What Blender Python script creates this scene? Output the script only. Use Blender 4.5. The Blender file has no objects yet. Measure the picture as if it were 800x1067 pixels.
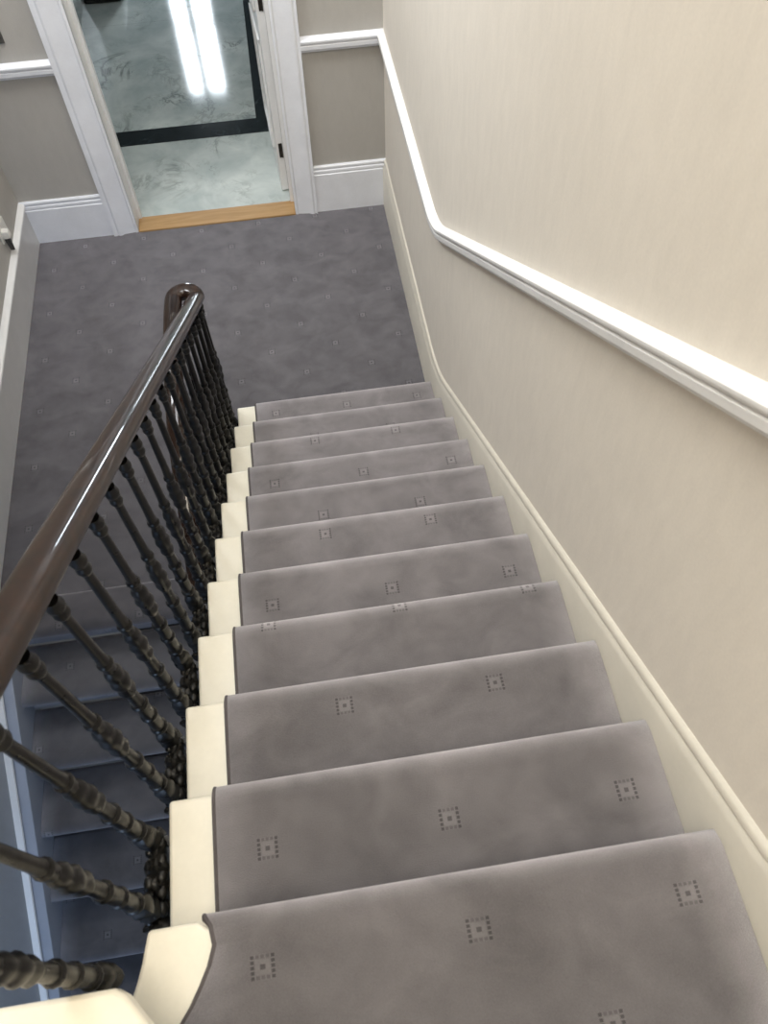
import bpy, bmesh, math, random
from mathutils import Vector, Matrix
random.seed(7)
C = bpy.context.scene.collection
S = bpy.context.scene
PI = math.pi

# ------------------------------------------------------------------ measured layout (metres)
R_ = 0.17          # rise
G = 0.2588         # going
SL = R_ / G
XA = -0.934        # left edge of stair carpet
XB = -1.030        # left end of white treads
WALLR = 0.02       # right wall face
D = 1.68           # skirting face on the far wall
WALLF = 1.70       # far wall face
XL = -2.232        # skirting face on the left wall
WALLL = -2.254     # left wall face
Y0 = -1.089        # landing edge of the lower flight
ZT = 2.04          # upper landing level
CEIL = 6.6

# ------------------------------------------------------------------ node helpers
class NT:
    def __init__(s, name):
        s.m = bpy.data.materials.new(name); s.m.use_nodes = True
        s.t = s.m.node_tree; s.t.nodes.clear()
        s.out = s.n('ShaderNodeOutputMaterial'); s.b = s.n('ShaderNodeBsdfPrincipled')
        s.l(s.b.outputs[0], s.out.inputs[0])
    def n(s, ty, **kw):
        q = s.t.nodes.new(ty)
        for k, v in kw.items(): setattr(q, k, v)
        return q
    def l(s, a, b): s.t.links.new(a, b)
    def put(s, sock, v):
        if hasattr(v, 'is_linked') or isinstance(v, bpy.types.NodeSocket): s.l(v, sock)
        else: sock.default_value = v
    def math(s, op, a, b=None, c=None):
        q = s.n('ShaderNodeMath', operation=op); s.put(q.inputs[0], a)
        if b is not None: s.put(q.inputs[1], b)
        if c is not None: s.put(q.inputs[2], c)
        return q.outputs[0]
    def mix(s, f, a, b):
        q = s.n('ShaderNodeMix', data_type='RGBA'); s.put(q.inputs[0], f)
        for i, v in ((6, a), (7, b)):
            s.put(q.inputs[i], v if not isinstance(v, tuple) else (*v, 1) if len(v) == 3 else v)
        return q.outputs[2]
    def noise(s, vec, scale, detail=3, rough=.55, dist=0):
        q = s.n('ShaderNodeTexNoise'); q.inputs['Scale'].default_value = scale
        q.inputs['Detail'].default_value = detail; q.inputs['Roughness'].default_value = rough
        q.inputs['Distortion'].default_value = dist
        if vec is not None: s.l(vec, q.inputs['Vector'])
        return q.outputs[0]
    def ramp(s, f, stops):
        q = s.n('ShaderNodeValToRGB'); s.l(f, q.inputs[0]); e = q.color_ramp.elements
        while len(e) < len(stops): e.new(.5)
        for i, (p, c) in enumerate(stops):
            e[i].position = p; e[i].color = (*c, 1) if len(c) == 3 else c
        return q.outputs[0]
    def rng(s, v, a, b, c, d):
        q = s.n('ShaderNodeMapRange'); s.l(v, q.inputs[0])
        for i, x in enumerate((a, b, c, d)): q.inputs[i + 1].default_value = x
        return q.outputs[0]
    def scale(s, vec, xyz):
        q = s.n('ShaderNodeMapping'); s.l(vec, q.inputs[0]); q.inputs['Scale'].default_value = xyz
        return q.outputs[0]
    def obj(s): return s.n('ShaderNodeTexCoord').outputs['Object']
    def pos(s): return s.n('ShaderNodeNewGeometry').outputs['Position']
    def bump(s, h, strength, dist=.002):
        q = s.n('ShaderNodeBump'); q.inputs['Strength'].default_value = strength
        q.inputs['Distance'].default_value = dist; s.l(h, q.inputs['Height']); s.l(q.outputs[0], s.b.inputs['Normal'])
    def set(s, **kw):
        for k, v in kw.items():
            s.put(s.b.inputs[k.replace('_', ' ')], v if not (isinstance(v, tuple) and len(v) == 3) else (*v, 1))

def lin(r, g, b):
    f = lambda c: c / 12.92 if c <= .04045 else ((c + .055) / 1.055) ** 2.4
    return (f(r / 255), f(g / 255), f(b / 255))

def carpet_material(name, base, kd=.52, kl=.26):
    m = NT(name)
    uv = m.n('ShaderNodeUVMap', uv_map='pattern').outputs[0]
    sp = m.n('ShaderNodeSeparateXYZ'); m.l(uv, sp.inputs[0])
    dark = light = None
    for sh in (0.0, 0.5):
        def loc(o, per):
            p = m.math('ADD', m.math('DIVIDE', o, per), sh)
            return m.math('MULTIPLY', m.math('SUBTRACT', p, m.math('ROUND', p)), per)
        a = loc(sp.outputs[0], .37); b = loc(sp.outputs[1], .374)
        r = m.math('MAXIMUM', m.math('ABSOLUTE', a), m.math('ABSOLUTE', b))
        def dots(o):
            p = m.math('DIVIDE', o, .0088)
            d = m.math('ABSOLUTE', m.math('SUBTRACT', p, m.math('ROUND', p)))
            return m.math('LESS_THAN', d, .36)
        dot = m.math('MULTIPLY', dots(a), dots(b))
        outer = m.math('MULTIPLY', m.math('GREATER_THAN', r, .0135), m.math('LESS_THAN', r, .0215))
        mid = m.math('MULTIPLY', m.math('GREATER_THAN', r, .0045), m.math('LESS_THAN', r, .0128))
        cen = m.math('LESS_THAN', r, .0045)
        side = m.math('ADD', m.math('MULTIPLY', m.math('GREATER_THAN', m.math('ABSOLUTE', a), .0135), .55), .45)
        dk = m.math('ADD', m.math('MULTIPLY', m.math('MULTIPLY', outer, dot), side), m.math('MULTIPLY', cen, .8))
        lt = m.math('ADD', m.math('MULTIPLY', mid, .8), m.math('MULTIPLY', outer, m.math('MULTIPLY', m.math('SUBTRACT', 1, dot), .45)))
        dark = dk if dark is None else m.math('MAXIMUM', dark, dk)
        light = lt if light is None else m.math('MAXIMUM', light, lt)
    P = m.pos()
    n1 = m.noise(m.scale(P, (1, 1.3, 1)), 5.5, 3, .55, .6)
    n2 = m.noise(P, 16, 2, .5, .3)
    n3 = m.noise(P, 420, 2, .6)
    v = m.math('ADD', m.rng(n1, .3, .7, -.19, .19), m.rng(n2, .3, .7, -.06, .06))
    v = m.math('ADD', v, m.rng(n3, .25, .75, -.10, .10))
    v = m.math('ADD', v, 1.0)
    v = m.math('MULTIPLY', v, m.math('SUBTRACT', 1, m.math('MULTIPLY', dark, kd)))
    v = m.math('MULTIPLY', v, m.math('ADD', 1, m.math('MULTIPLY', light, kl)))
    # cut pile looks darker straight down into the tufts and lighter along them
    lw = m.n('ShaderNodeLayerWeight'); lw.inputs['Blend'].default_value = .5
    fac = m.math('MINIMUM', m.math('ADD', m.math('MULTIPLY', lw.outputs['Facing'], 1.85), .58), 1.85)
    v = m.math('MULTIPLY', v, fac)
    cb = m.n('ShaderNodeVectorMath', operation='SCALE'); cb.inputs[0].default_value = base; m.l(v, cb.inputs['Scale'])
    m.l(cb.outputs[0], m.b.inputs['Base Color'])
    m.set(Roughness=.95, Sheen_Weight=.5, Sheen_Roughness=.45, Specular_IOR_Level=.1)
    m.b.inputs['Sheen Tint'].default_value = (.75, .75, .8, 1)
    h = m.math('SUBTRACT', n3, m.math('MULTIPLY', dark, 1.2))
    m.bump(h, .55, .003)
    return m.m

def paint(name, col, rough=.4, var=.04):
    m = NT(name); P = m.pos()
    n = m.noise(P, 7, 3); n2 = m.noise(P, 90, 2)
    f = m.math('ADD', m.rng(n, .3, .7, 1 - var, 1 + var), m.rng(n2, .3, .7, -var * .3, var * .3))
    cb = m.n('ShaderNodeVectorMath', operation='SCALE'); cb.inputs[0].default_value = col; m.l(f, cb.inputs['Scale'])
    m.l(cb.outputs[0], m.b.inputs['Base Color']); m.set(Roughness=rough)
    m.bump(n2, .06, .001)
    return m.m

def wallpaper(name, col):
    m = NT(name); P = m.pos()
    n = m.noise(m.scale(P, (1, 1, .35)), 26, 4, .6, .4); n2 = m.noise(P, 150, 2); n0 = m.noise(P, 1.6, 3)
    f = m.math('ADD', m.rng(n, .25, .75, .965, 1.035), m.rng(n2, .3, .7, -.022, .022))
    f = m.math('ADD', f, m.rng(n0, .3, .7, -.02, .02))
    cb = m.n('ShaderNodeVectorMath', operation='SCALE'); cb.inputs[0].default_value = col; m.l(f, cb.inputs['Scale'])
    m.l(cb.outputs[0], m.b.inputs['Base Color']); m.set(Roughness=.75, Specular_IOR_Level=.25)
    m.bump(m.math('ADD', n, m.math('MULTIPLY', n2, .5)), .12, .002)
    return m.m

def marble(name):
    m = NT(name); P = m.pos()
    w = m.noise(P, 1.6, 6, .62, 1.2)
    vein = m.math('ABSOLUTE', m.math('SUBTRACT', w, .5))
    vein = m.rng(vein, 0, .03, 1, 0)
    w2 = m.noise(P, 4.2, 5, .65, 2.0)
    vein2 = m.rng(m.math('ABSOLUTE', m.math('SUBTRACT', w2, .52)), 0, .022, .7, 0)
    msk = m.rng(m.noise(P, 2.3, 3), .45, .65, 0, 1)
    vv = m.math('MULTIPLY', m.math('MAXIMUM', vein, vein2), msk)
    cl = m.rng(m.noise(P, 3.0, 4, .6, .5), .3, .7, 0, 1)
    base = m.mix(cl, lin(170, 180, 179), lin(212, 218, 214))
    col = m.mix(m.math('MULTIPLY', vv, .8), base, lin(105, 110, 108))
    sp = m.n('ShaderNodeSeparateXYZ'); m.l(P, sp.inputs[0])
    def seam(o, off, per):
        p = m.math('DIVIDE', m.math('SUBTRACT', o, off), per)
        d = m.math('ABSOLUTE', m.math('SUBTRACT', p, m.math('ROUND', p)))
        return m.math('LESS_THAN', d, .0012)
    sm = seam(sp.outputs[1], 4.30, 1.5)
    col = m.mix(m.math('MULTIPLY', sm, .45), col, lin(120, 124, 122))
    m.l(col, m.b.inputs['Base Color']); m.set(Roughness=.09, Specular_IOR_Level=.6)
    return m.m

def black_marble(name):
    m = NT(name); P = m.pos()
    n = m.noise(P, 9, 5, .65, 1.5)
    col = m.ramp(n, [(.35, lin(30, 35, 38)), (.62, lin(44, 50, 53)), (.72, lin(88, 95, 97))])
    m.l(col, m.b.inputs['Base Color']); m.set(Roughness=.1)
    return m.m

def wood(name, c1, c2, rough, along=1, sc=1.0, coat=0.0):
    m = NT(name); P = m.pos()
    k = [18, 18, 18]; k[along] = 1.6
    n = m.noise(m.scale(P, tuple(x * sc for x in k)), 2.0, 5, .6, .8)
    col = m.mix(m.rng(n, .3, .7, 0, 1), c1, c2)
    m.l(col, m.b.inputs['Base Color']); m.set(Roughness=rough, Specular_IOR_Level=.05 if coat else .3, Coat_Weight=coat, Coat_Roughness=.04, Coat_IOR=1.55)
    m.bump(n, .05, .001)
    return m.m

def iron(name):
    m = NT(name); P = m.pos()
    n = m.noise(P, 60, 3)
    col = m.mix(m.rng(n, .35, .7, 0, 1), lin(5, 5, 5), lin(20, 18, 14))
    m.l(col, m.b.inputs['Base Color']); m.set(Roughness=m.rng(n, .3, .7, .26, .45), Specular_IOR_Level=.4)
    m.bump(n, .15, .002)
    return m.m

def plain(name, col, rough=.5, metal=0.0):
    m = NT(name); P = m.pos(); n = m.noise(P, 45, 2)
    c = m.mix(m.rng(n, .3, .7, 0, 1), tuple(x * .93 for x in col), tuple(min(1, x * 1.07) for x in col))
    m.l(c, m.b.inputs['Base Color']); m.set(Roughness=rough, Metallic=metal)
    return m.m

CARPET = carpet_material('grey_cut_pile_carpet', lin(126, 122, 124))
CARPET_LAND = carpet_material('shaded_landing_carpet', lin(95, 93, 97), .5, .5)  # same carpet as the stairs, the landing's shade put into a darker base
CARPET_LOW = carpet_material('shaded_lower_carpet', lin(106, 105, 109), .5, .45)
CARPET_EDGE = plain('carpet_binding', lin(84, 79, 80), .9)
WHITE = paint('white_satin_paint', lin(240, 240, 240), .32)
FARWHITE = paint('cool_lit_gloss_joinery', lin(240, 243, 250), .25)  # white joinery, cool light at the far end tinted into the paint
SKIRTW = paint('shaded_white_skirting', lin(214, 209, 196), .35)  # white skirting too, its weaker warm light put into the cream tone
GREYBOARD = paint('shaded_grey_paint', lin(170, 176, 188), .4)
TREADW = paint('white_tread_paint', lin(240, 235, 219), .3)
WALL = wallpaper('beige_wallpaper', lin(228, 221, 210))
WALLLOW = wallpaper('dim_lit_wallpaper', lin(184, 181, 176))  # same wallpaper as the right wall, dimmer light put into the colour
WALLSHADE = wallpaper('blue_shade_wallpaper', lin(186, 191, 198))  # wallpaper again, bluish shade beside the lower flight mixed into the colour
CEILM = paint('ceiling_paint', lin(235, 233, 228), .8)
MARBLE = marble('white_marble'); BLACKM = black_marble('black_marble')
OAK = wood('oak', lin(158, 124, 82), lin(182, 148, 104), .4, 0)
MAHOG = wood('dark_mahogany', lin(24, 14, 10), lin(44, 26, 17), .35, 1, 1, .68)
IRON = iron('dark_cast_iron')
STEEL = plain('brushed_steel', lin(120, 118, 114), .35, .9)
DARKST = plain('dark_hinge_metal', lin(60, 55, 50), .4, .6)
PLAST = plain('white_plastic', lin(232, 230, 224), .35)
BLACKP = plain('black_plastic', lin(28, 26, 25), .45)
CABM = plain('grey_cabinet_lacquer', lin(72, 84, 86), .45)
WALLHALL = wallpaper('grey_hall_paper', lin(150, 158, 160))
GLASSM = None

# ------------------------------------------------------------------ mesh helpers
def finish(name, bm, mat, parent=None, smooth=40, bevel=0, seg=2):
    bmesh.ops.recalc_face_normals(bm, faces=bm.faces[:])
    me = bpy.data.meshes.new(name); bm.to_mesh(me); bm.free()
    me.materials.append(mat)
    if smooth:
        for p in me.polygons: p.use_smooth = True
        me.set_sharp_from_angle(angle=math.radians(smooth))
    o = bpy.data.objects.new(name, me); C.objects.link(o)
    if parent: o.parent = parent
    if bevel:
        b = o.modifiers.new('bevel', 'BEVEL'); b.width = bevel; b.segments = seg; b.limit_method = 'ANGLE'
        b.angle_limit = math.radians(35)
    return o

def struct(o):
    o['kind'] = 'structure'; return o
def tag(o, label, cat, group=None):
    o['label'] = label; o['category'] = cat
    if group: o['group'] = group
    return o
def thing(name, label, cat, loc=(0, 0, 0), group=None):
    o = bpy.data.objects.new(name, None); C.objects.link(o); o.location = loc; o.empty_display_size = .1
    return tag(o, label, cat, group)

def box(bm, a, b):
    x0, y0, z0 = a; x1, y1, z1 = b
    v = [bm.verts.new(p) for p in ((x0,y0,z0),(x1,y0,z0),(x1,y1,z0),(x0,y1,z0),(x0,y0,z1),(x1,y0,z1),(x1,y1,z1),(x0,y1,z1))]
    for f in ((0,3,2,1),(4,5,6,7),(0,1,5,4),(1,2,6,5),(2,3,7,6),(3,0,4,7)): bm.faces.new([v[i] for i in f])
    return bm
def boxo(name, a, b, mat, parent=None, bevel=0): return finish(name, box(bmesh.new(), a, b), mat, parent, 40, bevel)

def prism(bm, pts, fn0, fn1):
    a = [bm.verts.new(fn0(p)) for p in pts]; b = [bm.verts.new(fn1(p)) for p in pts]
    n = len(pts); bm.faces.new(a[::-1]); bm.faces.new(b)
    for i in range(n): bm.faces.new((a[i], a[(i+1) % n], b[(i+1) % n], b[i]))
    return bm
def plan(bm, pts, z0, z1): return prism(bm, pts, lambda p: (p[0], p[1], z0), lambda p: (p[0], p[1], z1))
def yz(bm, pts, x0, x1): return prism(bm, pts, lambda p: (x0, p[0], p[1]), lambda p: (x1, p[0], p[1]))

def sweep_wall(bm, prof, path, nrm):
    """profile (out, up) carried along a path on a wall whose outward normal is nrm"""
    n = Vector(nrm); rows = []
    for p in path:
        rows.append([bm.verts.new(Vector(p) + n * a + Vector((0, 0, b))) for a, b in prof])
    k = len(prof)
    for r, s in zip(rows, rows[1:]):
        for i in range(k): bm.faces.new((r[i], r[(i+1) % k], s[(i+1) % k], s[i]))
    bm.faces.new(rows[0][::-1]); bm.faces.new(rows[-1])
    return bm

def lathe(bm, prof, seg=12, petals=0, amp=0, c=(0, 0)):
    rows = []
    for r, z in prof:
        row = []
        for i in range(seg):
            t = 2 * PI * i / seg; rr = r * (1 + amp * math.cos(petals * t)) if petals else r
            row.append(bm.verts.new((c[0] + rr * math.cos(t), c[1] + rr * math.sin(t), z)))
        rows.append(row)
    for a, b in zip(rows, rows[1:]):
        for i in range(seg): bm.faces.new((a[i], a[(i+1) % seg], b[(i+1) % seg], b[i]))
    bm.faces.new(rows[0][::-1]); bm.faces.new(rows[-1])
    return bm

def tube(bm, path, prof, flat=True):
    """sweep a closed profile (side, up) along a 3D path keeping the side direction level"""
    P = [Vector(p) for p in path]; rows = []
    for i, p in enumerate(P):
        t = (P[min(i+1, len(P)-1)] - P[max(i-1, 0)]).normalized()
        s = t.cross(Vector((0, 0, 1)))
        s = s.normalized() if s.length > 1e-4 else Vector((1, 0, 0))
        u = s.cross(t)
        rows.append([bm.verts.new(p + s * a + u * b) for a, b in prof])
    k = len(prof)
    for r, q in zip(rows, rows[1:]):
        for i in range(k): bm.faces.new((r[i], r[(i+1) % k], q[(i+1) % k], q[i]))
    bm.faces.new(rows[0][::-1]); bm.faces.new(rows[-1])
    return bm

# ------------------------------------------------------------------ room shell
W, T = 2.6, .24
bm = bmesh.new()                                   # right wall of the stairwell
box(bm, (WALLR, -5.2, -2.6), (WALLR + .15, WALLF, CEIL)); struct(finish('wall_right', bm, WALL))
DX0, DX1, DH = -1.601, -.582, 2.12                 # door opening
bm = bmesh.new()                                   # far wall with the doorway cut out, below and above the rail
box(bm, (WALLL - .15, WALLF, -.3), (DX0 - .02, WALLF + T, CEIL)); box(bm, (DX1 + .02, WALLF, -.3), (WALLR + .15, WALLF + T, CEIL))
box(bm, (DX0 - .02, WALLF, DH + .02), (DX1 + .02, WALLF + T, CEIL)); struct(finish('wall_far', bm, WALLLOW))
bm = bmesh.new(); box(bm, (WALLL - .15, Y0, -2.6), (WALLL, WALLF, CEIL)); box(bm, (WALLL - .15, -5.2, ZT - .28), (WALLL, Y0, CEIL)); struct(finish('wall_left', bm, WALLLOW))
bm = bmesh.new(); box(bm, (WALLL - .15, -5.2, -2.6), (WALLL + .022, Y0, ZT - .28)); struct(finish('wall_left_lower', bm, WALLSHADE))
bm = bmesh.new(); box(bm, (WALLL - .15, -5.35, -2.6), (WALLR + .15, -5.2, CEIL)); struct(finish('wall_back', bm, WALL))
bm = bmesh.new(); box(bm, (WALLL - .15, -5.35, CEIL), (WALLR + .15, WALLF + T, CEIL + .12)); struct(finish('ceiling', bm, CEILM))
bm = bmesh.new(); box(bm, (WALLL, -5.2, -2.3), (WALLR, .0, -2.2)); struct(finish('floor_lower', bm, CARPET))

def pattern_uv(o, fn):
    me = o.data; uv = me.uv_layers.new(name='pattern')
    for l in me.loops:
        uv.data[l.index].uv = fn(me.vertices[l.vertex_index].co)
def land_uv(co): return (co.x + .09, (co.y - .897 - .03 * (co.x + .09)) * .984)

bm = bmesh.new()
plan(bm, [(WALLR, WALLF), (WALLL, WALLF), (WALLL, Y0 + .20), (-1.12, Y0 + .20), (-1.12, -.06), (WALLR, -.06)], -.22, 0)
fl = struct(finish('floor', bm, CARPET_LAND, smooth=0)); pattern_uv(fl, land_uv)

# far hall seen through the doorway
HX0, HX1, HY1, HH = -3.4, 1.2, 6.9, 3.0
HY0 = WALLF + T
bm = bmesh.new(); box(bm, (HX0, 1.80, -.12), (HX1, HY1, -.002)); struct(finish('floor_hall', bm, MARBLE))
bm = bmesh.new(); box(bm, (HX0, HY0, HH), (HX1, HY1 + .2, HH + .1)); struct(finish('ceiling_hall', bm, CEILM))
bm = bmesh.new(); box(bm, (HX0 - .1, HY0 - .05, -.1), (HX0, HY1 + .2, HH)); struct(finish('wall_hall_left', bm, WALLHALL))
bm = bmesh.new(); box(bm, (HX1, HY0 - .05, -.1), (HX1 + .1, HY1 + .2, HH)); struct(finish('wall_hall_right', bm, WALLHALL))
bm = bmesh.new(); box(bm, (HX0, HY0 - .06, -.1), (WALLL - .15, HY0, HH)); box(bm, (WALLR + .15, HY0 - .06, -.1), (HX1, HY0, HH)); struct(finish('wall_hall_front', bm, WALLHALL))
WX0, WX1, WZ0, WZ1 = -1.66, -1.16, .10, 2.20        # tall glazed opening at the end of the hall
bm = bmesh.new()
box(bm, (HX0, HY1, -.1), (WX0, HY1 + .2, HH)); box(bm, (WX1, HY1, -.1), (HX1, HY1 + .2, HH))
box(bm, (WX0, HY1, -.1), (WX1, HY1 + .2, WZ0)); box(bm, (WX0, HY1, WZ1), (WX1, HY1 + .2, HH))
struct(finish('wall_hall_end', bm, WALLHALL))
bm = bmesh.new(); fw_ = .035; yy = (HY1 + .06, HY1 + .11)
box(bm, (WX0, yy[0], WZ0), (WX0 + fw_, yy[1], WZ1)); box(bm, (WX1 - fw_, yy[0], WZ0), (WX1, yy[1], WZ1))
box(bm, (WX0, yy[0], WZ0), (WX1, yy[1], WZ0 + .05)); box(bm, (WX0, yy[0], WZ1 - .04), (WX1, yy[1], WZ1))
xm = (WX0 + WX1) / 2 - .02
box(bm, (xm - .035, yy[0], WZ0), (xm + .035, yy[1], WZ1)); box(bm, (WX0, yy[0], 1.33), (WX1, yy[1], 1.37))
struct(finish('window_1', bm, WHITE))
# black inlaid border in the marble
bm = bmesh.new()
plan(bm, [(-3.2, 2.627), (-.595, 2.627), (-.595, 6.6), (-.77, 6.6), (-.77, 2.802), (-3.2, 2.802)], -.02, .0005)
struct(finish('trim_1', bm, BLACKM, smooth=0))

# ------------------------------------------------------------------ dado rails and skirtings
DADO = [(0, 0), (.03, -.010), (.037, -.014), (.038, -.022), (.035, -.029), (.028, -.032), (.028, -.036), (.033, -.041), (.032, -.060), (.022, -.068), (.016, -.080), (0, -.086)]
dz = 1.105
def pitch(y): return R_ - SL * y
kink = (R_ + .978 - dz) / SL
path = [(WALLR, WALLF, dz), (WALLR, .35, dz)]
for i in range(9):                                  # eased knee
    t = i / 8; y = .20 - .26 * t
    ybase = max(dz, pitch(y) + .978)
    a, b, c = Vector((WALLR, .20, dz)), Vector((WALLR, kink, dz)), Vector((WALLR, -.06, pitch(-.06) + .978))
    path.append(tuple((1-t)**2 * a + 2*t*(1-t) * b + t*t * c))
path += [(WALLR, y, pitch(y) + .978) for y in (-1.0, -2.0, -2.75)]
path += [(WALLR, -2.86, ZT + .975), (WALLR, -5.2, ZT + .975)]
struct(finish('trim_2', sweep_wall(bmesh.new(), DADO, path, (-1, 0, 0)), WHITE))
struct(finish('trim_3', sweep_wall(bmesh.new(), DADO, [(-.438, WALLF, dz), (WALLR, WALLF, dz)], (0, -1, 0)), FARWHITE))
struct(finish('trim_4', sweep_wall(bmesh.new(), DADO, [(WALLL, WALLF, dz + .012), (-1.758, WALLF, dz + .012)], (0, -1, 0)), FARWHITE))
struct(finish('trim_5', sweep_wall(bmesh.new(), DADO, [(WALLL, WALLF, dz + .012), (WALLL, Y0, dz + .012), (WALLL, -4.2, dz + .012 + SL * (Y0 + 4.2) * -1)], (1, 0, 0)), WHITE))

HS = .3244
SK = [(0, 0), (.009, 0), (.015, -.007), (.015, -.017), (.007, -.024), (.017, -.031), (.018, -.044), (.010, -.051), (.020, -.058), (.020, -HS), (0, -HS)]
struct(finish('baseboard_far_right', sweep_wall(bmesh.new(), SK, [(-.438, WALLF, HS), (WALLR, WALLF, HS)], (0, -1, 0)), FARWHITE))
struct(finish('baseboard_far_left', sweep_wall(bmesh.new(), SK, [(WALLL, WALLF, HS - .03), (-1.758, WALLF, HS - .03)], (0, -1, 0)), FARWHITE))
SKR = [(0, 0), (.008, -.004), (.012, -.012), (.012, -.026), (.009, -.030), (.013, -.036), (.016, -.046), (.020, -.056), (.020, -.62), (0, -.62)]
hk = .100
path = [(WALLR, WALLF, HS), (WALLR, .25, HS)]
ky = (R_ + hk - HS) / SL
a, b, c = Vector((WALLR, .12, HS)), Vector((WALLR, ky, HS)), Vector((WALLR, -.28, pitch(-.28) + hk))
for i in range(9):
    t = i / 8; path.append(tuple((1-t)**2 * a + 2*t*(1-t) * b + t*t * c))
path += [(WALLR, y, pitch(y) + hk) for y in (-1.0, -2.0, -2.66)] + [(WALLR, -2.9, ZT + .25), (WALLR, -5.2, ZT + .25)]
struct(finish('baseboard_right', sweep_wall(bmesh.new(), SKR, path, (-1, 0, 0)), SKIRTW))
# left wall: level along the landing, then raked with the lower flight
SKL = [(0, 0), (.022, -.004), (.034, -.012), (.036, -.022), (.028, -.032), (.022, -.044), (.022, -.60), (0, -.60)]
path = [(WALLL, WALLF, HS - .03), (WALLL, -.80, HS - .03), (WALLL, -1.0, HS - .06), (WALLL, -1.12, HS - .15)]
def lpitch(y): return (y - Y0) * SL
struct(finish('baseboard_left', sweep_wall(bmesh.new(), SKL, path, (1, 0, 0)), WHITE))
RAKE = [(0, .004), (.040, 0), (.050, -.006), (.052, -.016), (.046, -.026), (.036, -.034), (0, -.034)]
struct(finish('trim_15', sweep_wall(bmesh.new(), RAKE, [(WALLL, y, lpitch(y) + .092) for y in (-1.06, -2.0, -3.0, -4.2)], (1, 0, 0)), WHITE))
# wide string board of the lower flight, stepping out from the left wall
bm = bmesh.new()
yz(bm, [(Y0 + .02, .055), (Y0 + .02, -.5), (-4.2, lpitch(-4.2) - .5), (-4.2, lpitch(-4.2) + .060), (Y0 + .02, .065)], WALLL + .01, -2.160)
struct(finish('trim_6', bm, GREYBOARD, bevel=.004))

# ------------------------------------------------------------------ doorway: architraves, linings, leaf, threshold
def architrave(name, xin, xout, sgn):
    # profile across the width, out from the wall; swept straight up
    w = abs(xout - xin)
    pr = [(0, 0), (0, .016), (.012, .022), (.022, .016), (.035, .018), (.09, .024), (.105, .034), (.118, .036), (.130, .030), (.142, .034), (w, .034), (w, 0)]
    bm = bmesh.new()
    prism(bm, pr, lambda p: (xin + sgn * p[0], WALLF - p[1], 0), lambda p: (xin + sgn * p[0], WALLF - p[1], DH + .15))
    return struct(finish(name, bm, FARWHITE, smooth=30))
architrave('trim_7', DX0, -1.758, -1); architrave('trim_8', DX1, -.438, 1)
bm = bmesh.new(); box(bm, (DX0 - .15, WALLF - .034, DH), (DX1 + .15, WALLF, DH + .15)); struct(finish('trim_9', bm, WHITE, bevel=.006))
bm = bmesh.new()
box(bm, (DX0 - .022, WALLF - .012, 0), (DX0, HY0 + .01, DH)); box(bm, (DX0, WALLF + .10, 0), (DX0 + .022, WALLF + .135, DH))
struct(finish('trim_10', bm, WHITE, bevel=.002))
bm = bmesh.new()
box(bm, (DX1, WALLF - .012, 0), (DX1 + .022, HY0 + .01, DH)); box(bm, (DX1 - .022, WALLF + .10, 0), (DX1, WALLF + .135, DH))
struct(finish('trim_11', bm, WHITE, bevel=.002))
bm = bmesh.new(); box(bm, (DX0, WALLF - .01, DH), (DX1, HY0 + .01, DH + .022)); struct(finish('trim_12', bm, WHITE))
th = boxo('door_threshold', (DX0, D - .004, -.012), (DX1, 1.815, .012), OAK, bevel=.005)
tag(th, 'pale oak threshold strip between grey carpet and marble floor', 'threshold')

# door leaf, opened into the hall on its right-hand hinges
door = bpy.data.objects.new('door_1', None); C.objects.link(door); struct(door)
door.location = (DX1 - .022, HY0 - .008, 0)
ang = math.radians(-3.4)                             # leaf runs into the hall, swung just short of square
door.rotation_euler = (0, 0, -ang)
LW, LT, LH = .70, .045, 2.09
bm = bmesh.new(); box(bm, (-LT, 0, .012), (0, LW, LH)); leaf = struct(finish('door_leaf', bm, WHITE, door, bevel=.003))
def panel(y0, y1, z0, z1):
    bm = bmesh.new(); x = -LT
    for k, (ins, out) in enumerate(((0, .012), (.028, .009), (.055, .006))):
        a0, a1, b0, b1 = y0 + ins, y1 - ins, z0 + ins, z1 - ins; w = .016
        for q in (((x - out, a0, b0), (x + .001, a1, b0 + w)), ((x - out, a0, b1 - w), (x + .001, a1, b1)),
                  ((x - out, a0, b0), (x + .001, a0 + w, b1)), ((x - out, a1 - w, b0), (x + .001, a1, b1))): box(bm, *q)
    return finish('door_panel', bm, WHITE, door, bevel=.002)
panel(.12, LW - .12, .24, .92); panel(.12, LW - .12, 1.08, LH - .14)
for z in (.30, 1.19, 1.86):
    bm = bmesh.new(); box(bm, (-.030, -.0035, z - .048), (-.012, .002, z + .048)); lathe(bm, [(.004, z - .048), (.004, z + .048)], 10, c=(-.010, -.005))
    finish('hinge', bm, DARKST, door)
bm = bmesh.new(); box(bm, (-LT - .006, LW - .075, .96), (-LT, LW - .035, 1.12)); lathe(bm, [(.009, 1.055), (.009, 1.075)], 10, c=(-LT - .03, LW - .055))
box(bm, (-LT - .045, LW - .16, 1.055), (-LT - .03, LW - .045, 1.072)); box(bm, (-LT - .032, LW - .062, 1.056), (-LT, LW - .048, 1.072))
finish('door_handle', bm, STEEL, door, bevel=.002)

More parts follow.
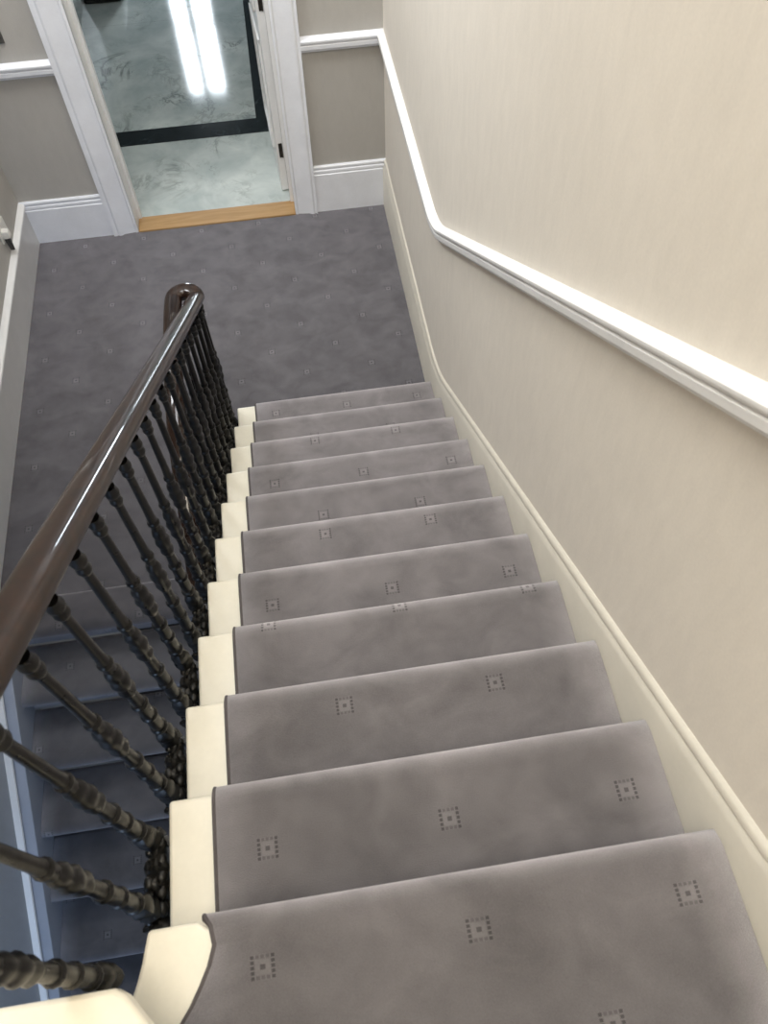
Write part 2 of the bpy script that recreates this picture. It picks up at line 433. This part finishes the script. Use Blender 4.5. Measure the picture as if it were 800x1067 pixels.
# ------------------------------------------------------------------ upper flight: white painted timber
stair = thing('staircase', 'white painted timber staircase rising from the landing along the right wall', 'staircase')
NS = 11
def nos(k): return -(k - 1) * G, k * R_
ARC = [(math.radians(a)) for a in range(0, 181, 20)]
for k in range(1, 11):
    y, z = nos(k); y -= .0150; z -= .0150; t = .0245; r = t / 2
    pr = [(y - G - .02, z - t), (y - G - .02, z)] + [(y - r + r * math.sin(a), z - r + r * math.cos(a)) for a in ARC]
    bm = bmesh.new(); yz(bm, pr, XB, 0); finish('tread', bm, TREADW, stair, bevel=.007, seg=3)
    bm = bmesh.new(); box(bm, (XB + .03, y - .064, (k-1) * R_ - .015), (0, y - .043, z - t)); finish('riser', bm, TREADW, stair)
y11, z11 = nos(11)
bm = bmesh.new()
plan(bm, [(0, y11 - .024), (-.922, y11 - .024), (-.940, y11 - .012), (-1.026, y11 - .012), (-1.030, y11 - .03), (-1.036, y11 - .06), (-1.044, y11 - .088), (-1.054, y11 - .114), (-1.072, y11 - .135), (-1.10, y11 - .15), (-1.40, y11 - .19), (-1.40, -2.99), (0, -2.99)], z11 - .040, z11 - .0135)
finish('tread', bm, TREADW, stair, bevel=.007, seg=3)
bm = bmesh.new(); box(bm, (XB + .03, y11 - .075, z11 - R_ - .012), (0, y11 - .057, z11 - .044)); finish('riser', bm, TREADW, stair)
bm = bmesh.new(); box(bm, (-1.38, -3.01, z11 - .012), (0, -2.985, ZT - .05)); finish('riser', bm, TREADW, stair)
# outer string, stepped on top and raked underneath
pts = [(-.05, 0.0)]
for k in range(1, 12):
    y, z = nos(k); pts += [(y - .058, (k-1) * R_ - .044 if k > 1 else 0.0), (y - .058, z - .044)]
pts += [(-2.92, z11 - .044), (-2.92, z11 - .40), (-.42, 0.0)]
bm = bmesh.new(); yz(bm, pts[1:], XB + .03, XB + .06); finish('outer_string', bm, TREADW, stair)
bm = bmesh.new(); yz(bm, [(-.44, 0.0), (-.40, 0.0), (-2.92, z11 - .38), (-2.92, z11 - .42)], XB + .06, 0); finish('soffit', bm, WHITE, stair)

# carpet runner on the upper flight
def step_profile(g, r, last_back):
    """(depth back from the nosing, height from tread level, distance along the pile)"""
    n = .027; P = [(last_back, 0)]
    P += [(.056 + (last_back - .056) * f, 0) for f in [1 - i / 12 for i in range(1, 12)]] + [(.056, 0), (.052, 0), (.048, 0)]
    for a in range(15, 181, 15):
        t = math.radians(a); e = .044 if a <= 90 else n; P.append((e - e * math.sin(t), -n + n * math.cos(t)))
    P += [(.036, -.057), (.043, -.062), (.044, -.11), (.044, -r)]
    out = []; s = 0
    for i, p in enumerate(P):
        out.append((p[0], p[1], p[0] if i <= 14 else None))
    v = out[14][2]
    for i in range(15, len(P)):
        v -= math.hypot(P[i][0] - P[i-1][0], P[i][1] - P[i-1][1]); out[i] = (P[i][0], P[i][1], v)
    return out

def carpet_step(parent, xl, xr, y, z, sg, voff, back, edge_side=-1, r=R_, mat=None, vs=1):
    prof = step_profile(G, r, back)
    bm = bmesh.new(); uvl = bm.loops.layers.uv.new('pattern'); vv = {}
    nx = 10; rows = []
    for d, h, v in prof:
        Y = y - sg * d
        x0 = xl(Y) if callable(xl) else xl
        row = []
        for i in range(nx + 1):
            q = bm.verts.new((x0 + (xr - x0) * i / nx, Y, z + h)); vv[q] = (q.co.x + .09, v * vs + voff); row.append(q)
        rows.append(row)
    for a, b in zip(rows, rows[1:]):
        for i in range(nx): bm.faces.new((a[i], a[i+1], b[i+1], b[i]))
    for f in bm.faces:
        for l in f.loops: l[uvl].uv = vv[l.vert]
    bmesh.ops.recalc_face_normals(bm, faces=bm.faces[:])
    up = sum(f.normal.z * f.calc_area() for f in bm.faces)
    if up < 0: bmesh.ops.reverse_faces(bm, faces=bm.faces[:])
    me = bpy.data.meshes.new('carpet_step'); bm.to_mesh(me); bm.free(); me.materials.append(mat or CARPET)
    for p in me.polygons: p.use_smooth = True
    o = bpy.data.objects.new('carpet_step', me); C.objects.link(o); o.parent = parent
    m = o.modifiers.new('pile', 'SOLIDIFY'); m.thickness = .011; m.offset = -1
    # bound edge
    bm = bmesh.new(); rows = []
    for d, h, v in prof:
        Y = y - sg * d; x0 = (xl(Y) if callable(xl) else xl) if edge_side < 0 else xr
        a = math.pi / 2
        nrm = Vector((0, 0, 1))
        rows.append((Vector((x0, Y, z + h))))
    k = len(rows); rr = []
    for i, p in enumerate(rows):
        t = rows[min(i+1, k-1)] - rows[max(i-1, 0)]; t.x = 0; t.normalize()
        n = Vector((0, -t.z, t.y)) 
        if sg > 0: n = Vector((0, -t.z, t.y))
        else: n = Vector((0, t.z, -t.y))
        e = [(-.0025, -.0105), (-.003, -.003), (-.001, .0010), (.003, .0012), (.0055, 0), (.0055, -.0105)]
        rr.append([bm.verts.new(p + Vector((-edge_side * a_, 0, 0)) + n * b_) for a_, b_ in e])
    for a_, b_ in zip(rr, rr[1:]):
        for i in range(6): bm.faces.new((a_[i], a_[(i+1) % 6], b_[(i+1) % 6], b_[i]))
    bm.faces.new(rr[0]); bm.faces.new(rr[-1][::-1])
    finish('bound_edge', bm, CARPET_EDGE, o)
    return o

runner = thing('stair_runner', 'grey patterned carpet runner fitted over the upper flight of stairs', 'carpet')
VS = {8: .85, 11: 1.13}
MARK = {1: (.100, 0), 2: (.34, 0), 3: (.050, 1), 4: (.114, 0), 5: (.143, 1), 6: (.069, 1), 7: (.136, 0), 8: (.012, 0), 9: (.078, 1), 10: (.142, 0), 11: (.098, 0)}
EDGE11 = [(-2.588, -.932), (-2.61, -.917), (-2.641, -.911), (-2.675, -.922), (-2.72, -.947), (-2.747, -.968), (-2.80, -1.005), (-2.92, -1.06)]
def edge11(Y):
    if Y >= EDGE11[0][0]: return EDGE11[0][1]
    for (a, xa), (b, xb) in zip(EDGE11, EDGE11[1:]):
        if b <= Y <= a: return xa + (xb - xa) * (a - Y) / (a - b)
    return EDGE11[-1][1]
WOB = {5: .004, 6: 0, 7: .006, 8: .006, 9: .003, 10: -.002}
for k in range(1, 12):
    d, odd = MARK[k]; y, z = nos(k)
    carpet_step(runner, edge11 if k == 11 else XA + WOB.get(k, 0), -.001, y, z, 1, -d * VS.get(k, 1) + (.187 if odd else 0), G + (.12 if k == 11 else .033), vs=VS.get(k, 1))

# extra rings of geometry for the curved end of the eleventh step come from its own profile: see edge11

# ------------------------------------------------------------------ upper landing
bm = bmesh.new()
LP = [(WALLR, -2.950), (-.60, -2.930), (-.870, -2.852), (-.925, -2.80), (-.981, -2.738), (-1.012, -2.700), (-1.028, -2.690), (WALLL, -2.690), (WALLL, -5.2), (WALLR, -5.2)]
plan(bm, LP, ZT - .05, ZT - .006)
struct(finish('trim_13', bm, TREADW, bevel=.008))
bm = bmesh.new(); plan(bm, [(WALLR, -3.05), (-1.42, -3.05), (-1.42, -2.72), (WALLL, -2.72), (WALLL, -5.2), (WALLR, -5.2)], ZT - .26, ZT - .05)
struct(finish('ceiling_lower', bm, WHITE))
bm = bmesh.new(); plan(bm, [(WALLR, -2.955), (-.60, -2.935), (-.86, -2.86), (-.99, -2.86), (-1.2, -2.80), (WALLL, -2.80), (WALLL, -5.2), (WALLR, -5.2)], ZT - .006, ZT + .004)
o = struct(finish('floor_upper', bm, CARPET, smooth=0)); pattern_uv(o, lambda co: (co.x + .09, co.y))

# ------------------------------------------------------------------ lower flight
low = thing('staircase', 'lower white timber staircase descending from the landing along the left wall', 'staircase')
LXR = -1.145
lr = thing('stair_runner', 'shaded grey carpet runner on the lower flight going down', 'carpet')
LM = {1: (-(Y0 - .897) * .984 - .047, 0), 2: (.16, 0), 3: (.095, 1), 4: (.19, 0), 5: (.12, 1), 6: (.10, 0)}
for j in range(1, 11):
    y = Y0 - (j-1) * G; z = -(j-1) * R_
    d, odd = LM.get(j, (.12, j % 2))
    back = .20 if j == 1 else G + .033
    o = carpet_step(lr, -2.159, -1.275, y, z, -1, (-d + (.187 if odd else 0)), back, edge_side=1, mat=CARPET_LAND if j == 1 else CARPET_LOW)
    t = .0245; r = t / 2; yy_ = y + .0150; zz = z - .0150
    yb = Y0 + .20 if j == 1 else yy_ + G + .02
    pr = [(yb, zz - t), (yb, zz)] + [(yy_ + r - r * math.sin(a), zz - r + r * math.cos(a)) for a in ARC]
    bm = bmesh.new(); yz(bm, pr, -2.159, LXR); finish('tread', bm, TREADW, low, bevel=.006)
    bm = bmesh.new(); box(bm, (-2.159, yy_ + .043, z - R_ - .015), (LXR - .03, yy_ + .064, zz - t)); finish('riser', bm, TREADW, low)
pts = [(Y0 + .045, 0 - .046)]
for j in range(1, 11):
    y = Y0 - (j-1) * G; z = -(j-1) * R_
    pts += [(y + .058, z - .044), (y + .058, z - R_ - .044)]
pts += [(Y0 - 10 * G, -10 * R_ - .3), (Y0 + .045, -.36)]
bm = bmesh.new(); yz(bm, pts[1:], LXR - .03, LXR); finish('outer_string', bm, TREADW, low)
# white edge strip of the landing beside the balusters
bm = bmesh.new(); box(bm, (-1.255, Y0 + .205, 0), (-1.13, -.05, .012)); struct(finish('trim_14', bm, TREADW, bevel=.004))

# sloping underside of the next flight up, above the lower flight
bm = bmesh.new()
yz(bm, [(-2.69, ZT - .26), (-2.69, ZT + .02), (.30, ZT + .02 + 2.99 * SL), (.35, ZT - .28 + 2.99 * SL)], WALLL, -1.40)
struct(finish('ceiling_sloped', bm, WALLLOW))

# ------------------------------------------------------------------ handrail
XU, XD, YT = -1.070, -1.166, -.065
HR = .745
def ease(a, b, c, n=8):
    a, b, c = Vector(a), Vector(b), Vector(c)
    return [tuple((1-t)**2 * a + 2*t*(1-t) * b + t*t * c) for t in [i / n for i in range(n + 1)]]
rail = [(XU, y, pitch(y) + HR) for y in (-2.78, -2.2, -1.6, -1.0, -.55)]
rail += ease((XU, -.36, pitch(-.36) + HR), (XU, -.20, pitch(-.20) + HR), (XU, YT, .965), 7)
rc = (XU + XD) / 2; rr = (XU - XD) / 2
rail += [(rc + rr * math.cos(t), YT + rr * math.sin(t), .965 + .004 * math.sin(t)) for t in [PI * i / 14 for i in range(1, 14)]]
rail += ease((XD, YT, .968), (XD, -.22, 1.0), (XD, -.40, .995), 5)
rail += ease((XD, -.48, .990), (XD, -.62, .982), (XD, -.80, lpitch(-.80) + HR), 6)
rail += [(XD, y, lpitch(y) + HR) for y in (-1.2, -1.7, -2.2, -2.5)]
RP = []
for i in range(20):
    t = 2 * PI * i / 20; c, s = math.cos(t), math.sin(t)
    x = .0385 * math.copysign(abs(c) ** .75, c); y = (.029 if s > 0 else .026) * math.copysign(abs(s) ** .8, s)
    if s < -.3: x *= .80
    RP.append((x, y))
hr = finish('handrail', tube(bmesh.new(), rail, RP), MAHOG, smooth=60)
tag(hr, 'polished dark wooden handrail curling round above the dark balusters', 'handrail')
core = [(p[0], p[1], p[2] - .031) for p in rail]
finish('core_rail', tube(bmesh.new(), core, [(-.013, -.005), (.013, -.005), (.013, .006), (-.013, .006)]), IRON, hr, smooth=30)

# ------------------------------------------------------------------ cast-iron balusters (unit height 1, scaled to length)
def make_baluster(name, group):
    t = thing(name, '', 'baluster', group=group)
    bm = bmesh.new()
    lathe(bm, [(.013, .0), (.013, .135), (.0155, .15), (.0165, .20), (.0145, .23), (.0155, .26), (.016, .33), (.014, .36), (.013, .42), (.0135, .60), (.0125, .66), (.0112, .70), (.0098, .92), (.010, 1.0)], 10)
    finish('shaft', bm, IRON, t)
    for z, r in ((.135, .0205), (.245, .0195), (.345, .0195), (.645, .0165)):
        bm = bmesh.new(); h = .011
        lathe(bm, [(.009, z - h), (r * .86, z - h), (r, z - h * .45), (r, z + h * .3), (r * .8, z + h), (.009, z + h)], 12); finish('collar', bm, IRON, t)
    bm = bmesh.new()
    lathe(bm, [(.012, .43), (.016, .445), (.0195, .465), (.0165, .485), (.018, .50), (.0215, .525), (.018, .545), (.0155, .555), (.019, .575), (.0165, .595), (.012, .61)], 16, 4, .05)
    finish('leaf_ornament', bm, IRON, t)
    bm = bmesh.new()
    lathe(bm, [(.008, .918), (.012, .923), (.0155, .938), (.013, .95), (.0115, .956), (.0155, .964), (.0165, .975), (.013, .988), (.013, 1.0)], 14); finish('capital', bm, IRON, t)
    bm = bmesh.new()
    lathe(bm, [(.015, -.005), (.023, .0), (.024, .018), (.018, .03), (.0215, .05), (.0235, .07), (.019, .09), (.013, .105)], 16, 4, .08); finish('base', bm, IRON, t)
    return t
def copy_tree(o, parent=None):
    c = o.copy(); C.objects.link(c); c.parent = parent
    for ch in list(o.children): copy_tree(ch, c)
    return c
ORD = ['first', 'second', 'third', 'fourth', 'fifth', 'sixth', 'seventh', 'eighth', 'ninth', 'tenth', 'eleventh', 'twelfth', 'thirteenth', 'fourteenth', 'fifteenth', 'sixteenth', 'seventeenth', 'eighteenth', 'nineteenth', 'twentieth', 'twenty-first', 'twenty-second', 'twenty-third']
XBAL = -1.068
proto = make_baluster('baluster', 'dark cast iron balusters of the upper flight')
for i in range(22):
    n = i - 1
    y = -.03 if n < 0 else -.087 - .1294 * n
    x = XBAL
    if n < 0: z0, z1 = .004, .914
    else:
        k = int(math.floor(-y / G)) + 1; k = min(k, 11)
        z0 = k * R_ - .02; z1 = pitch(y) + HR - .055
        if y > -.36: z1 = .914 if y > -.12 else z1 - .002
    if n == 20: x, y = -1.085, -2.665; z0 = 11 * R_ - .002; z1 = pitch(y) + HR - .055
    o = proto if i == 0 else copy_tree(proto)
    o.location = (x, y, z0); o.scale = (1, 1, z1 - z0); o.rotation_euler = (0, 0, random.uniform(0, 1))
    if i == 0: o['label'] = 'dark cast iron baluster at the foot of the stairs under the rail curl'
    else: o['label'] = '%s dark cast iron baluster up the stairs from the one under the rail curl' % ORD[i - 1]

# cast brackets that carry each pair of balusters off the side of the string
def make_bracket():
    bm = bmesh.new()
    def blob(c, r, sx, sy, sz):
        m = Matrix.Translation(c) @ Matrix.Diagonal((sx, sy, sz, 1))
        bmesh.ops.create_icosphere(bm, subdivisions=2, radius=r, matrix=m)
    # leaf-shaped casting: narrow at the middle of the tread, broad at the riser behind
    rows = []
    for i in range(26):
        t = i / 25; y = -.060 - .192 * t
        hw = (.004 + .021 * min(1, t * 2.2) ** .8) * (1 + .10 * math.sin(t * 34)); xc = .012 - .004 * t
        top = -.028 + .012 * math.sin(PI * min(1, t * 1.5)) + .004 * math.sin(t * 34)
        row = []
        for j in range(9):
            u = j / 8 * 2 - 1
            row.append(bm.verts.new((xc + hw * u, y, top - .012 * u * u + .004 * math.sin(u * 7 + t * 40))))
        row += [bm.verts.new((xc + hw * .7, y, top - .06)), bm.verts.new((xc - hw * .7, y, top - .06))]
        rows.append(row)
    n = len(rows[0])
    for r, q in zip(rows, rows[1:]):
        for i in range(n): bm.faces.new((r[i], r[(i+1) % n], q[(i+1) % n], q[i]))
    bm.faces.new(rows[0][::-1]); bm.faces.new(rows[-1])
    for y, r in ((-.105, .013), (-.135, .015), (-.165, .016), (-.195, .016), (-.225, .016)):
        for dx in (-.004, .020): blob(Vector((dx, y + dx * .4, -.030)), r, .8, 1.1, .75)
    for y in (-.087, -.2164):
        blob(Vector((0, y, -.048)), .021, 1, 1, .9)
        tube(bm, [(0, y, -.05), (.03, y, -.054), (.060, y - .001, -.056)], [(-.010, -.010), (.010, -.010), (.010, .010), (-.010, .010)])
    return bm
bme = finish('baluster_bracket', make_bracket(), IRON, smooth=45)
for k in range(1, 11):
    o = bme if k == 1 else bme.copy()
    if k > 1: C.objects.link(o)
    y, z = nos(k); o.location = (XBAL, y, z)
    tag(o, 'dark cast iron scroll bracket on the outer end of the %s stair from the landing' % ORD[k-1], 'bracket', 'cast iron scroll brackets beside the white treads')

lp = make_baluster('baluster', 'dark balusters behind, under the lower handrail')
for i in range(12):
    y = -.15 - .1294 * i
    if y > Y0 + .02: z0 = .018; z1 = (.968 if y > -.2 else .985 if y > -.45 else .965) - .052
    else:
        j = int(math.floor((Y0 - y) / G)) + 2; z0 = -(j-1) * R_ - .002; z1 = lpitch(y) + HR - .055
    if Y0 + .02 > y > -.80: pass
    if y > Y0 + .02 and y < -.62: z1 = min(z1, lpitch(y) + HR - .055 if y < -.75 else .922)
    o = lp if i == 0 else copy_tree(lp)
    o.location = (XD - .004, y, z0); o.scale = (1, 1, z1 - z0); o.rotation_euler = (0, 0, random.uniform(0, 1))
    o['label'] = '%s dark baluster back from the rail curl in the row under the lower handrail' % ORD[i]

# ------------------------------------------------------------------ small fittings
sk = thing('wall_socket', 'white wall socket with dark plug on left wall above the skirting', 'socket', (WALLL, 1.27, .43))
bm = bmesh.new(); box(bm, (0, -.073, -.043), (.010, .073, .043)); finish('face_plate', bm, PLAST, sk, bevel=.003)
bm = bmesh.new()
prism(bm, [(-.022, -.024), (.022, -.024), (.026, .0), (.020, .026), (-.020, .026), (-.026, .0)], lambda p: (.010, p[0] - .035, p[1]), lambda p: (.048, p[0] * .85 - .035, p[1] * .85))
pg = finish('plug', bm, PLAST, sk, bevel=.003)
bm = bmesh.new()
prism(bm, [(-.024, .012), (.024, .012), (.020, -.02), (.004, -.09), (-.004, -.09), (-.020, -.02)], lambda p: (.012, p[0] - .035, p[1] - .022), lambda p: (.036, p[0] * .8 - .035, p[1] - .022))
finish('cable_boot', bm, BLACKP, pg, bevel=.003)
sw = thing('light_switch', 'small dark metal light switch plate on far wall left of the doorway', 'switch', (-1.995, WALLF, 1.262))
bm = bmesh.new(); box(bm, (-.045, -.007, -.045), (.045, 0, .045)); finish('switch_plate', bm, STEEL, sw, bevel=.003)
bm = bmesh.new(); box(bm, (-.008, -.016, -.013), (.008, -.006, .013)); finish('rocker', bm, DARKST, sw, bevel=.002)

# dark cabinet standing in the hall beyond the doorway
cab = thing('side_cabinet', 'dark grey lacquered cabinet on marble floor at left beyond the doorway', 'cabinet', (-2.42, 4.6, 0))
bm = bmesh.new(); box(bm, (-.30, -.78, .10), (.24, .75, .86)); finish('carcass', bm, CABM, cab, bevel=.006)
bm = bmesh.new(); box(bm, (-.28, -.74, 0), (.20, .71, .10)); finish('plinth', bm, BLACKP, cab)
bm = bmesh.new(); box(bm, (-.32, -.80, .86), (.27, .77, .90)); finish('cabinet_top', bm, BLACKP, cab, bevel=.005)
for i in range(3):
    y0 = -.76 + i * .503
    bm = bmesh.new(); box(bm, (.24, y0 + .004, .13), (.258, y0 + .495, .84)); dr = finish('door', bm, CABM, cab, bevel=.003)
    bm = bmesh.new(); lathe(bm, [(.004, 0), (.010, .006), (.012, .012), (.008, .02)], 12); kb = finish('knob', bm, STEEL, dr); kb.location = (.258, y0 + .45, .5); kb.rotation_euler = (0, PI/2, 0)
bag = thing('floor_bag', 'black bag on the marble floor beside grey cabinet', 'bag', (-1.93, 4.86, 0))
bm = bmesh.new()
plan(bm, [(-.16, -.20), (.16, -.20), (.19, -.1), (.19, .1), (.16, .2), (-.16, .2), (-.19, .1), (-.19, -.1)], 0, .26)
for v in bm.verts:
    if v.co.z > .1: v.co.x *= .6; v.co.y *= .9
finish('bag_body', bm, BLACKP, bag, bevel=.03, seg=3)
bm = bmesh.new(); tube(bm, [(0, .13 * math.cos(t), .25 + .13 * math.sin(t)) for t in [PI * i / 12 for i in range(13)]], [(-.008, -.005), (.008, -.005), (.008, .005), (-.008, .005)])
finish('bag_strap', bm, BLACKP, bag)

# ------------------------------------------------------------------ lights
def area(name, loc, target, sx, sy, power, col):
    l = bpy.data.lights.new(name, 'AREA'); l.shape = 'RECTANGLE'; l.size = sx; l.size_y = sy; l.energy = power; l.color = col
    o = bpy.data.objects.new(name, l); C.objects.link(o); o.location = loc
    o.rotation_euler = (Vector(target) - Vector(loc)).to_track_quat('-Z', 'Y').to_euler(); return o
area('ceiling_light_warm', (-1.1, -3.2, CEIL - .03), (-1.1, -3.1, 0), 1.8, 1.8, 111, (1, .92, .77))
area('ceiling_light_cool', (-1.30, .0, CEIL - .03), (-1.30, .0, 0), 1.5, 2.4, 118, (.94, .97, 1))
area('landing_fill_light', (WALLL + .03, .85, 3.7), (.1, .4, 2.0), .9, 1.4, 105, (.95, .975, 1))  # unseen fill added to brighten the far part of the right wall
area('hall_daylight', ((WX0 + WX1) / 2, HY1 + .5, 1.3), (-1.4, 0, .8), 1.4, 2.6, 300, (.84, .93, 1))
area('hall_ceiling_light', (-1.0, 2.6, HH - .03), (-1.0, 2.6, 0), 1.2, .8, 9, (.92, .98, 1))
area('lower_hall_daylight', (-1.7, -4.7, .9), (-1.8, -1.5, -.5), 1.0, 1.0, 26, (.52, .70, 1))

w = bpy.data.worlds.new('world'); S.world = w; w.use_nodes = True
nt = w.node_tree; bg = nt.nodes['Background']; bg.inputs[0].default_value = (.75, .85, 1, 1); bg.inputs[1].default_value = .6

# ------------------------------------------------------------------ camera
CAM = dict(f=831.24, x=-.6103, y=-2.776, z=3.4065, pit=58.2067, yaw=6.9556, rol=-1.9269)
pit, yaw, rol = (math.radians(CAM[k]) for k in ('pit', 'yaw', 'rol'))
fw = Vector((math.sin(yaw) * math.cos(pit), math.cos(yaw) * math.cos(pit), -math.sin(pit)))
rt = Vector((math.cos(yaw), -math.sin(yaw), 0)); up = rt.cross(fw)
r2 = math.cos(rol) * rt + math.sin(rol) * up; u2 = -math.sin(rol) * rt + math.cos(rol) * up
cd = bpy.data.cameras.new('camera'); cam = bpy.data.objects.new('camera', cd); C.objects.link(cam)
M = Matrix((r2, u2, -fw)).transposed().to_4x4(); M.translation = Vector((CAM['x'], CAM['y'], CAM['z'])); cam.matrix_world = M
cd.sensor_fit = 'HORIZONTAL'; cd.sensor_width = 36; cd.lens = CAM['f'] * 36 / 800; cd.clip_start = .02
cd.dof.use_dof = True; cd.dof.focus_distance = 3.8; cd.dof.aperture_fstop = 9.0
S.camera = cam
S.view_settings.view_transform = 'Standard'
S.view_settings.look = 'None'
S.view_settings.exposure = 0
S.cycles.max_bounces = 8
